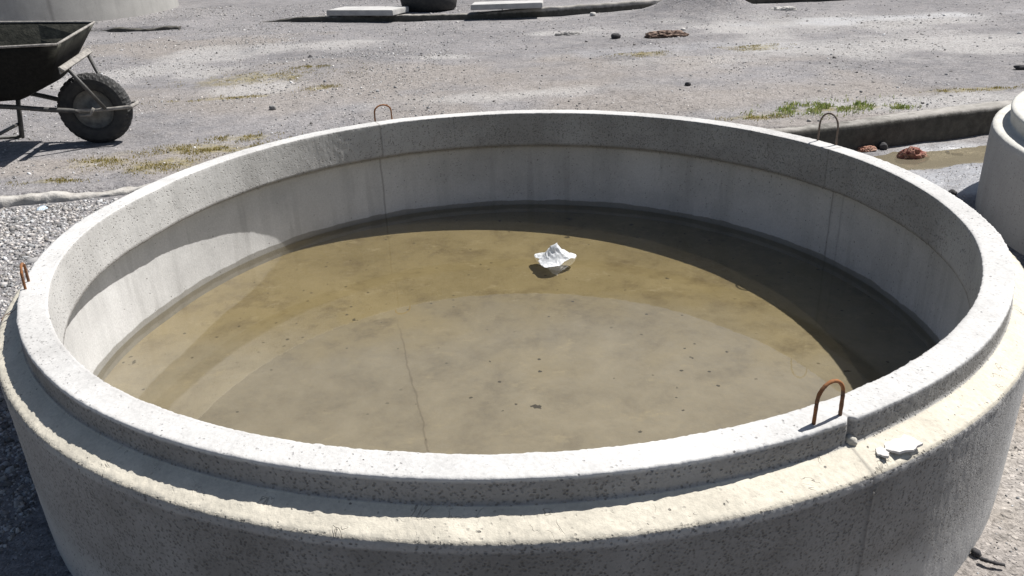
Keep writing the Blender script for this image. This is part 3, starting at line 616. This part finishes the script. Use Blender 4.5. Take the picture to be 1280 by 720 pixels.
def tray():
    # stations along u from front to back: half widths and heights at top / bottom
    n = 16
    top = [(.0, .285, .545), (-.30, .325, .553), (-.62, .33, .565), (-.90, .29, .605)]
    bot = [(-.135, .165, .335), (-.27, .20, .276), (-.55, .20, .270), (-.70, .17, .320)]
    def ip(L, t):
        k = min(int(t * 3), 2); f = t * 3 - k; return [L[k][i] + (L[k + 1][i] - L[k][i]) * f for i in range(3)]
    V = []; F = []; st = []
    S_ = 24; Q = []
    for i in range(S_ + 1):
        t = i / S_; T_ = ip(top, t); B_ = ip(bot, t); row = []
        for j in range(7):   # left wall going down
            f = j / 6; row.append((T_[0] + (B_[0] - T_[0]) * f, V0 - (T_[1] + (B_[1] - T_[1]) * f), T_[2] + (B_[2] - T_[2]) * f))
        for j in range(1, 8):
            f = j / 8; row.append((B_[0], V0 - B_[1] + 2 * B_[1] * f, B_[2] - .012 * math.sin(math.pi * f)))
        for j in range(7):
            f = 1 - j / 6; row.append((T_[0] + (B_[0] - T_[0]) * f, V0 + (T_[1] + (B_[1] - T_[1]) * f), T_[2] + (B_[2] - T_[2]) * f))
        Q.append(row)
    m_ = len(Q[0])
    bm = bmesh.new(); vs = [[bm.verts.new(p) for p in row] for row in Q]
    for i in range(S_):
        for j in range(m_ - 1): bm.faces.new((vs[i][j], vs[i + 1][j], vs[i + 1][j + 1], vs[i][j + 1]))
    # front and back panels: ladder rows between left wall and right wall
    for idx in (0, S_):
        prev = None
        for j in range(7):
            L, R_ = vs[idx][j], vs[idx][m_ - 1 - j]
            if j == 6: row = vs[idx][6:m_ - 6]
            else: row = [L] + [bm.verts.new(L.co.lerp(R_.co, k / 8)) for k in range(1, 8)] + [R_]
            if prev:
                for k in range(8):
                    bm.faces.new((prev[k], row[k], row[k + 1], prev[k + 1]))
            prev = row
    bmesh.ops.recalc_face_normals(bm, faces=bm.faces[:])
    me = bpy.data.meshes.new('tray'); bm.to_mesh(me); bm.free()
    co = np.zeros(len(me.vertices) * 3); me.vertices.foreach_get('co', co); co = co.reshape(-1, 3)
    fr = sstep(-.06, -.0, co[:, 0]) * .75 + .0
    set_col(me, 'stain', np.c_[fr, fr, fr])
    o = link('tray', me, M_TRAY, wb, True); s = o.modifiers.new('t', 'SOLIDIFY'); s.thickness = .004; s.offset = 0
    # cement skin inside
    bm = bmesh.new()
    def inner(f, e):
        out = []
        for (u, hw, z), (u2, hw2, z2) in zip(top, bot):
            out.append((u + (u2 - u) * f, hw + (hw2 - hw) * f - e, z + (z2 - z) * f))
        return out
    rows = []
    for f in (.03, .3, .6, .97):
        L = inner(f, .012); L[0] = (L[0][0] - .014, L[0][1], L[0][2]); L[-1] = (L[-1][0] + .014, L[-1][1], L[-1][2])
        loop = [(u, V0 - w_, z) for u, w_, z in L] + [(u, V0 + w_, z) for u, w_, z in reversed(L)]
        rows.append([bm.verts.new(p) for p in loop])
    for a, b in zip(rows, rows[1:]):
        for k in range(8): bm.faces.new((a[k], a[(k + 1) % 8], b[(k + 1) % 8], b[k]))
    bm.faces.new(rows[-1])
    bm_obj('tray_lining', bm, mat_plain('dried_cement', (.035, .035, .027), (.10, .096, .075), 14, .95, .8, .004), wb)
    # rolled rim
    loop = [(u, V0 - w_, z) for u, w_, z in top] + [(u, V0 + w_, z) for u, w_, z in reversed(top)]
    loop.append(loop[0]); bm = bmesh.new()
    P = []
    for a, b in zip(loop, loop[1:]):
        for k in range(6): P.append(Vector(a).lerp(Vector(b), k / 6))
    P.append(Vector(loop[0])); tube(bm, P, .0065, 8, rough=.15)
    bm_obj('tray_rim', bm, M_CEM, wb, True)
tray()
for o_ in wb.children:                       # the tray sits a little askew on its frame
    for v_ in o_.data.vertices: v_.co.z += .075 * (v_.co.y - (V0 - .29))
R_W = .185
# wheel
wh = empty('wheel', (0, V0, R_W - .004)); wh.parent = wb
def tyre():
    prof = []; segs = 160; r0, rt, wd = .100, R_W, .044
    C = [(r0, -.030), (r0 + .012, -.040), (r0 + .035, -.0455), (r0 + .058, -.043), (rt - .014, -.036), (rt - .004, -.024), (rt, -.010), (rt, .010), (rt - .004, .024), (rt - .014, .036), (r0 + .058, .043), (r0 + .035, .0455), (r0 + .012, .040), (r0, .030), (r0 - .004, 0), (r0, -.030)]
    bm = bmesh.new(); rings = []
    for k in range(segs):
        a = 2 * math.pi * k / segs; row = []
        for i, (r_, y_) in enumerate(C):
            tr = 0
            if 4 <= i <= 9: tr = -.0065 if ((k + (i % 2) * 2) % 5) < 2 else 0
            row.append(bm.verts.new((math.cos(a) * (r_ + tr), y_, math.sin(a) * (r_ + tr))))
        rings.append(row)
    for k in range(segs):
        A, B = rings[k], rings[(k + 1) % segs]
        for i in range(len(C) - 1): bm.faces.new((A[i], B[i], B[i + 1], A[i + 1]))
    bmesh.ops.remove_doubles(bm, verts=bm.verts[:], dist=1e-6)
    return bm_obj('tyre', bm, M_RUB, wh, False)
tyre()
lathe('wheel_rim', [(.101, -.034), (.103, -.030), (.088, -.022), (.082, -.008), (.045, -.014), (.030, -.022), (.018, -.03), (0, -.03)], 48, M_RIMW, wh, axis='Y')
lathe('wheel_rim', [(.101, .034), (.103, .030), (.088, .022), (.082, .008), (.045, .014), (.030, .022), (.018, .03), (0, .03)], 48, M_RIMW, wh, axis='Y')
bm = bmesh.new(); tube(bm, [(0, -.075, 0), (0, .075, 0)], .009, 12); bm_obj('axle', bm, M_CEM, wh, True)
# frame
ax = R_W
def part_tube(name, P, r, mat, n=10, sm=True):
    bm = bmesh.new(); tube(bm, smooth_path(P, 6) if sm else P, r, n, rough=.04); return bm_obj(name, bm, mat, wb, True)
for s in (-1, 1):
    part_tube('frame_rail', [(-1.30, V0 + s * .29, .52), (-1.1, V0 + s * .28, .40), (-.72, V0 + s * .22, .245), (-.45, V0 + s * .19, .258), (-.20, V0 + s * .12, .212), (-.06, V0 + s * .072, ax)], .0125, M_TUBE)
    part_tube('front_bar', [(-.10, V0 + s * .082, ax + .006), (.02, V0 + s * .070, ax), (.12, V0 + s * .068, ax + .001), (.200, V0 + s * .060, ax + .004)], .0095, M_CEM)
    part_tube('front_stay', [(-.030, V0 + s * .16, .43 + s * .012), (.075, V0 + s * .072, ax + .004)], .0095, M_TUBE, sm=False)
    part_tube('stand_leg', [(-.452, V0 + s * .20, .262), (-.505, V0 + s * .225, .006)], .0125, M_TUBE, sm=False)
    part_tube('stand_foot', [(-.505, V0 + s * .225, .008), (-.82, V0 + s * .225, .008), (-.92, V0 + s * .25, .33)], .0115, M_TUBE, sm=False)
    part_tube('axle_bracket', [(-.055, V0 + s * .078, ax - .022), (.0, V0 + s * .078, ax - .022), (.02, V0 + s * .078, ax + .012)], .0075, M_CEM, sm=False)
part_tube('stand_brace', [(-.505, V0 - .225, .08), (-.505, V0 + .225, .08)], .009, M_TUBE, sm=False)
part_tube('front_bar', [(.197, V0 - .066, ax + .004), (.208, V0, ax + .006), (.197, V0 + .066, ax + .004)], .010, M_CEM)
bm = bmesh.new(); box(bm, (-.028, V0 - .015, .437), (.030, .43, .010), Matrix.Rotation(math.radians(38), 3, 'Y')); box(bm, (-.040, V0 - .015, .432), (.006, .43, .034)); bmesh.ops.bevel(bm, geom=bm.edges[:], offset=.0015, segments=1, affect='EDGES')
for v in bm.verts: v.co.z += .075 * (v.co.y - V0)
bm_obj('tray_brace', bm, M_CEM, wb)
for s in (-1, 1):
    part_tube('handle_grip', [(-1.45, V0 + s * .30, .56), (-1.30, V0 + s * .29, .52)], .017, M_RUB, sm=False)

# ------------------------------------------------------------------ cloth, stones, scraps
def crumple(name, c, sx, sy, sz, mat, seed, rz=0, n=120):
    th = np.linspace(0, 2 * np.pi, n, endpoint=False); ph = np.linspace(.02, np.pi - .02, n // 2)
    T, P_ = np.meshgrid(th, ph); x = np.cos(T) * np.sin(P_); y = np.sin(T) * np.sin(P_); z = np.cos(P_)
    rid = 1 - 2 * abs(fbm(x * 3.4, y * 3.4, z * 3.4, 5, seed)); r = 1 + .50 * (rid - .4) + .35 * fbm(x * 1.3, y * 1.3, z * 1.3, 2, seed + 7)
    x, y, z = x * r * sx, y * r * sy, np.maximum(z * r, -.25) * sz + .2 * sz
    I = np.arange(T.size).reshape(T.shape); J = np.roll(I, -1, 1)
    F = np.stack([I[:-1], J[:-1], J[1:], I[1:]], -1).reshape(-1, 4)
    me = np_mesh(name, np.c_[x.ravel(), y.ravel(), z.ravel()], F)
    o = link(name, me, mat, None, False, c); o.rotation_euler = (0, 0, rz); return o
M_RAG = mat_plain('dirty_red_cloth', (.17, .028, .03), (.33, .21, .15), 30, .95, .5, .003)
hz = float(H([2.03], [1.88])[0])
tag(crumple('rag', (2.045, 1.875, hz), .068, .045, .044, M_RAG, 4, .1), 'crumpled dirty red cloth lying at the foot of the kerb by the puddle', 'rag')
M_RAG2 = mat_plain('brown_cloth', (.28, .12, .08), (.36, .24, .18), 18, .95, .5, .003)
q = at(1083, 186, .02); tag(crumple('rag', (q[0], q[1] + .0, .012), .045, .025, .016, M_RAG2, 9, .2), 'small flat brown cloth scrap left of the red cloth', 'rag')
M_ROCK = mat_plain('grey_stone', (.17, .165, .16), (.30, .285, .27), 35, .9, .6, .003)
M_DARK = mat_plain('dark_stone', (.035, .035, .038), (.075, .07, .07), 35, .85, .6, .003)
M_PALE = mat_plain('pale_stone', (.42, .40, .37), (.58, .56, .53), 35, .9, .6, .003)
M_BRN = mat_plain('brown_debris', (.10, .06, .045), (.26, .19, .15), 22, .9, .7, .004)
def ground_rock(px, py, z, s, mat, seed, label, cat='stone', sq=(1, 1, .7), rz=0, name='stone'):
    q = at(px, py, z); h_ = float(H([q[0]], [q[1]])[0]); q = at(px, py, h_)
    return tag(rock(name, (q[0], q[1], h_), s, mat, seed, sq, 3, rz), label, cat)
ground_rock(341, 137, .15, .020, M_ROCK, 1, 'round grey stone lying alone near the mossy patches', sq=(1.1, 1, .9))
ground_rock(1103, 186, 0, .026, M_DARK, 2, 'black stone between the two cloths below the kerb')
ground_rock(1196, 194, 0, .022, M_PALE, 3, 'pale stone sitting in the muddy puddle', sq=(1.4, .8, .5))
ground_rock(1184, 193, 0, .013, M_DARK, 4, 'small dark stone beside the pale stone in the puddle')
ground_rock(1219, 694, 0, .0095, M_DARK, 5, 'round dark pebble beside the near right foot of the big ring', sq=(1, 1, .9), name='pebble')
ground_rock(1189, 244, 0, .020, M_DARK, 12, 'dark stone in the shadow between the two rings')
ground_rock(770, 48, .15, .040, M_DARK, 6, 'dark lump on the open gravel left of the brown scrap', sq=(1.1, .9, .7))
ground_rock(388, 73, .15, .022, M_DARK, 8, 'small dark stone on the pale dusty mound', name='stone')
ground_rock(854, 50 - 12, .15, .02, M_PALE, 15, 'small pale stone right of the brown scrap on the gravel')
ground_rock(860, 107, .15, .020, M_DARK, 18, 'little dark clod above the middle of the far rim', name='clod')
ground_rock(1277, 87, .15, .035, M_DARK, 19, 'dark clod at the right edge of the gravel yard', name='clod', sq=(1.5, .8, .5))
ground_rock(741, 20, .15, .030, M_PALE, 20, 'pale stone below the far kerb right of the slabs', sq=(1.3, 1, .7))
q = at(832, 44, .16); tag(crumple('debris', (q[0], q[1], .15), .15, .07, .035, M_BRN, 14, .1), 'flat brown crumpled scrap lying on the open gravel', 'scrap')
q = at(710, 41, .16); tag(crumple('debris', (q[0], q[1], .140), .11, .07, .018, M_ROCK, 16, .1), 'low heap of grey broken mortar on the gravel', 'rubble')
q = at(1078 - 100, 8, .2); tag(crumple('debris', (q[0], q[1], .15), .15, .05, .035, M_PALE, 19, .1), 'pale crumpled sheet lying right of the gravel mound', 'scrap')
bm = bmesh.new(); q = at(1240, 704, .008); tube(bm, smooth_path([(-.018, .012, 0.002), (-.006, .001, .004), (.006, -.004, .003), (.020, -.008, .002)], 4), .0035, 8, rough=.35)
tag(bm_obj('twig', bm, M_DARK, None, True, q), 'short dark broken twig on the dusty ground at lower right', 'twig')
q = at(54, 267, .11); qz = float(H([q[0]], [q[1]])[0])
tag(crumple('plastic_scrap', (q[0], q[1], qz), .016, .034, .007, mat_plain('pale_blue_plastic', (.40, .50, .60), (.55, .62, .68), 10, .4, .3, .002), 23, .3), 'pale blue plastic scrap on the gravel left of the ring', 'scrap')

# ------------------------------------------------------------------ scattered gravel (uncountable)
def cube_stones(P, S_, C, name, mat):
    n = len(P); base = np.array([(-1, -1, -1), (1, -1, -1), (1, 1, -1), (-1, 1, -1), (-1, -1, 1), (1, -1, 1), (1, 1, 1), (-1, 1, 1)], float)
    V = base[None] * (1 + rng.uniform(-.38, .38, (n, 8, 3))) ; V[:, 4:, :2] *= rng.uniform(.4, .85, (n, 1, 1))
    sc_ = np.stack([S_ * rng.uniform(.6, 1.3, n), S_ * rng.uniform(.5, 1.0, n), S_ * rng.uniform(.3, .65, n)], 1) * .55
    V *= sc_[:, None]; a = rng.uniform(0, 6.28, n); c, s = np.cos(a)[:, None], np.sin(a)[:, None]
    x = V[..., 0] * c - V[..., 1] * s; y = V[..., 0] * s + V[..., 1] * c; tl = rng.uniform(-.4, .4, (n, 1))
    V = np.stack([x, y, V[..., 2] + x * tl], -1) + P[:, None] + np.array([0, 0, 0])
    V[..., 2] += (sc_[:, 2] * .35)[:, None]
    f = np.array([(0, 3, 2, 1), (4, 5, 6, 7), (0, 1, 5, 4), (1, 2, 6, 5), (2, 3, 7, 6), (3, 0, 4, 7)])
    F = (f[None] + np.arange(n)[:, None, None] * 8).reshape(-1, 4)
    me = np_mesh(name, V.reshape(-1, 3), F); set_col(me, 'tint', np.repeat(C, 8, 0)); return link(name, me, mat)
def stone_mat():
    N = NT('gravel_stones'); col = N.attr('tint')[0]; n = N.noise(120, 3, .7); vm = N.n('ShaderNodeVectorMath', operation='SCALE'); N.l(col, vm.inputs[0]); N.l(N.rng(n, .3, .7, .8, 1.15), vm.inputs['Scale'])
    return N.fin(N.prin(vm.outputs[0], .88, N.bump(n, .5, .002), .25))
def clear(x, y):
    ok = (np.hypot(x, y) > 1.275) & (np.hypot(x - 3.02, y - .55) > 1.235) & (np.hypot(x + 6.9, y - 9.92) > 2.27)
    k = y - yk(x); ok &= (k < -.035) | (k > .14); return ok
def scatter():
    n = 150000
    d = .9 + 12.0 * rng.uniform(0, 1, n) ** 1.15; a = rng.uniform(-.72, .72, n)
    x = CAM[0] + np.sin(a) * d; y = CAM[1] + np.cos(a) * d
    # dense bank of pale gravel left of the ring, and dirt at the lower right
    n2 = 26000; x = np.r_[x, rng.uniform(-2.7, -1.1, n2)]; y = np.r_[y, rng.uniform(-1.2, 1.25, n2)]
    n3 = 5000; x = np.r_[x, rng.uniform(.7, 1.9, n3)]; y = np.r_[y, rng.uniform(-1.4, .4, n3)]
    n4 = 3000; x = np.r_[x, rng.uniform(1.4, 3, n4)]; y = np.r_[y, rng.uniform(1.0, 2.0, n4)]
    thin = (x > -.4) & (y > 2.6) & (rng.uniform(0, 1, len(x)) < .55)
    left = (x < -1.1) & (y < yk(x)); low = (y < yk(x)) & ~left
    cl = fbm(x * 1.3, y * 1.3, oct=4, seed=77); keep = clear(x, y) & ~thin & (left | (rng.uniform(-1, 1, len(x)) < cl * 2.0 + .25))
    pud = low & (np.hypot((x - 2.35) / .7, (y - 1.86) / .13) < 1) ; keep &= ~(pud & (rng.uniform(0, 1, len(x)) < .93))
    x, y, left, low = x[keep], y[keep], left[keep], low[keep]
    D = np.hypot(x - CAM[0], y - CAM[1]); n = len(x)
    S_ = np.clip(rng.lognormal(-5.35, .42, n), .0022, .03) * np.where(left, 1.45, 1) * (.8 + D * .085) * np.where(low & ~left, .62, 1)
    g = rng.uniform(0, 1, n); v = np.where(g < .16, rng.uniform(.08, .15, n), np.where(g < .80, rng.uniform(.17, .32, n), rng.uniform(.38, .62, n)))
    v = np.where(left, np.where(g < .25, rng.uniform(.12, .2, n), rng.uniform(.22, .52, n)), v)
    warm = rng.uniform(-.06, .06, n); C = np.stack([v * (1 + warm), v * (.965 + warm * .2), v * (.935 - warm * .6)], 1)
    return cube_stones(np.stack([x, y, H(x, y)], 1), S_, C, 'gravel', stone_mat())
tag(scatter(), 'loose grey and pale gravel strewn over the yard', 'gravel', kind='stuff')

# ------------------------------------------------------------------ sparse grass and moss
def grass(patches, name, label, ca, cb, hmin, hmax, dens):
    V = []; C = []
    for (px, py, sx, sy, n) in patches:
        cx, cy = pb(px, py); n = int(n * dens)
        x = cx + rng.normal(0, sx * .5, n); y = cy + rng.normal(0, sy * .5, n) + (x - cx) * .15
        kp = (fbm(x * 13, y * 13, oct=3, seed=5) > .02); x, y = x[kp], y[kp]; z = H(x, y)
        for i in range(len(x)):
            h = rng.uniform(hmin, hmax); a = rng.uniform(0, 6.28); l = rng.uniform(.1, .9) * h; wd = rng.uniform(.0012, .003)
            dx, dy = math.cos(a), math.sin(a); px_, py_ = -dy * wd, dx * wd; b = rng.uniform(0, 6.28)
            p = np.array([(x[i] - px_, y[i] - py_, z[i] - .003), (x[i] + px_, y[i] + py_, z[i] - .003), (x[i] + dx * l * .5 + px_ * .7, y[i] + dy * l * .5 + py_ * .7, z[i] + h * .65), (x[i] + dx * l, y[i] + dy * l, z[i] + h * (1 if l < .6 * h else .75))])
            V.append(p); t = rng.uniform(); C.append(np.array(ca) * (1 - t) + np.array(cb) * t)
    V = np.array(V); n = len(V); F = np.arange(n * 4).reshape(n, 4)
    me = np_mesh(name, V.reshape(-1, 3), F); set_col(me, 'tint', np.repeat(np.array(C), 4, 0))
    N = NT(name + '_blades'); col = N.attr('tint')[0]; b = N.prin(col, .6, None, .3); t = N.n('ShaderNodeBsdfTranslucent'); N.l(col, t.inputs[0]); mx = N.n('ShaderNodeMixShader'); mx.inputs[0].default_value = .35
    N.l(b.outputs[0], mx.inputs[1]); N.l(t.outputs[0], mx.inputs[2]); tag(link(name, me, N.fin(mx)), label, 'grass', kind='stuff')
grass([(1000, 138, .26, .12, 900), (1035, 137, .36, .17, 1500), (1075, 133, .28, .13, 1100), (1126, 135, .08, .04, 250), (978, 133, .1, .04, 200), (950, 147, .12, .04, 120), (1035, 133, .3, .06, 500)], 'grass', 'bright green low grass along the kerb above the puddle', (.14, .22, .05), (.36, .36, .13), .005, .027, .8)
grass([(px, py, sx * 1.5, sy * 1.4, 900 * (sx * sy / .03) ** .5) for px, py, sx, sy in MOSS if py != 137], 'dry_grass', 'yellowish sparse weeds and moss in patches on the gravel', (.20, .18, .05), (.34, .26, .08), .004, .013, 1.6)
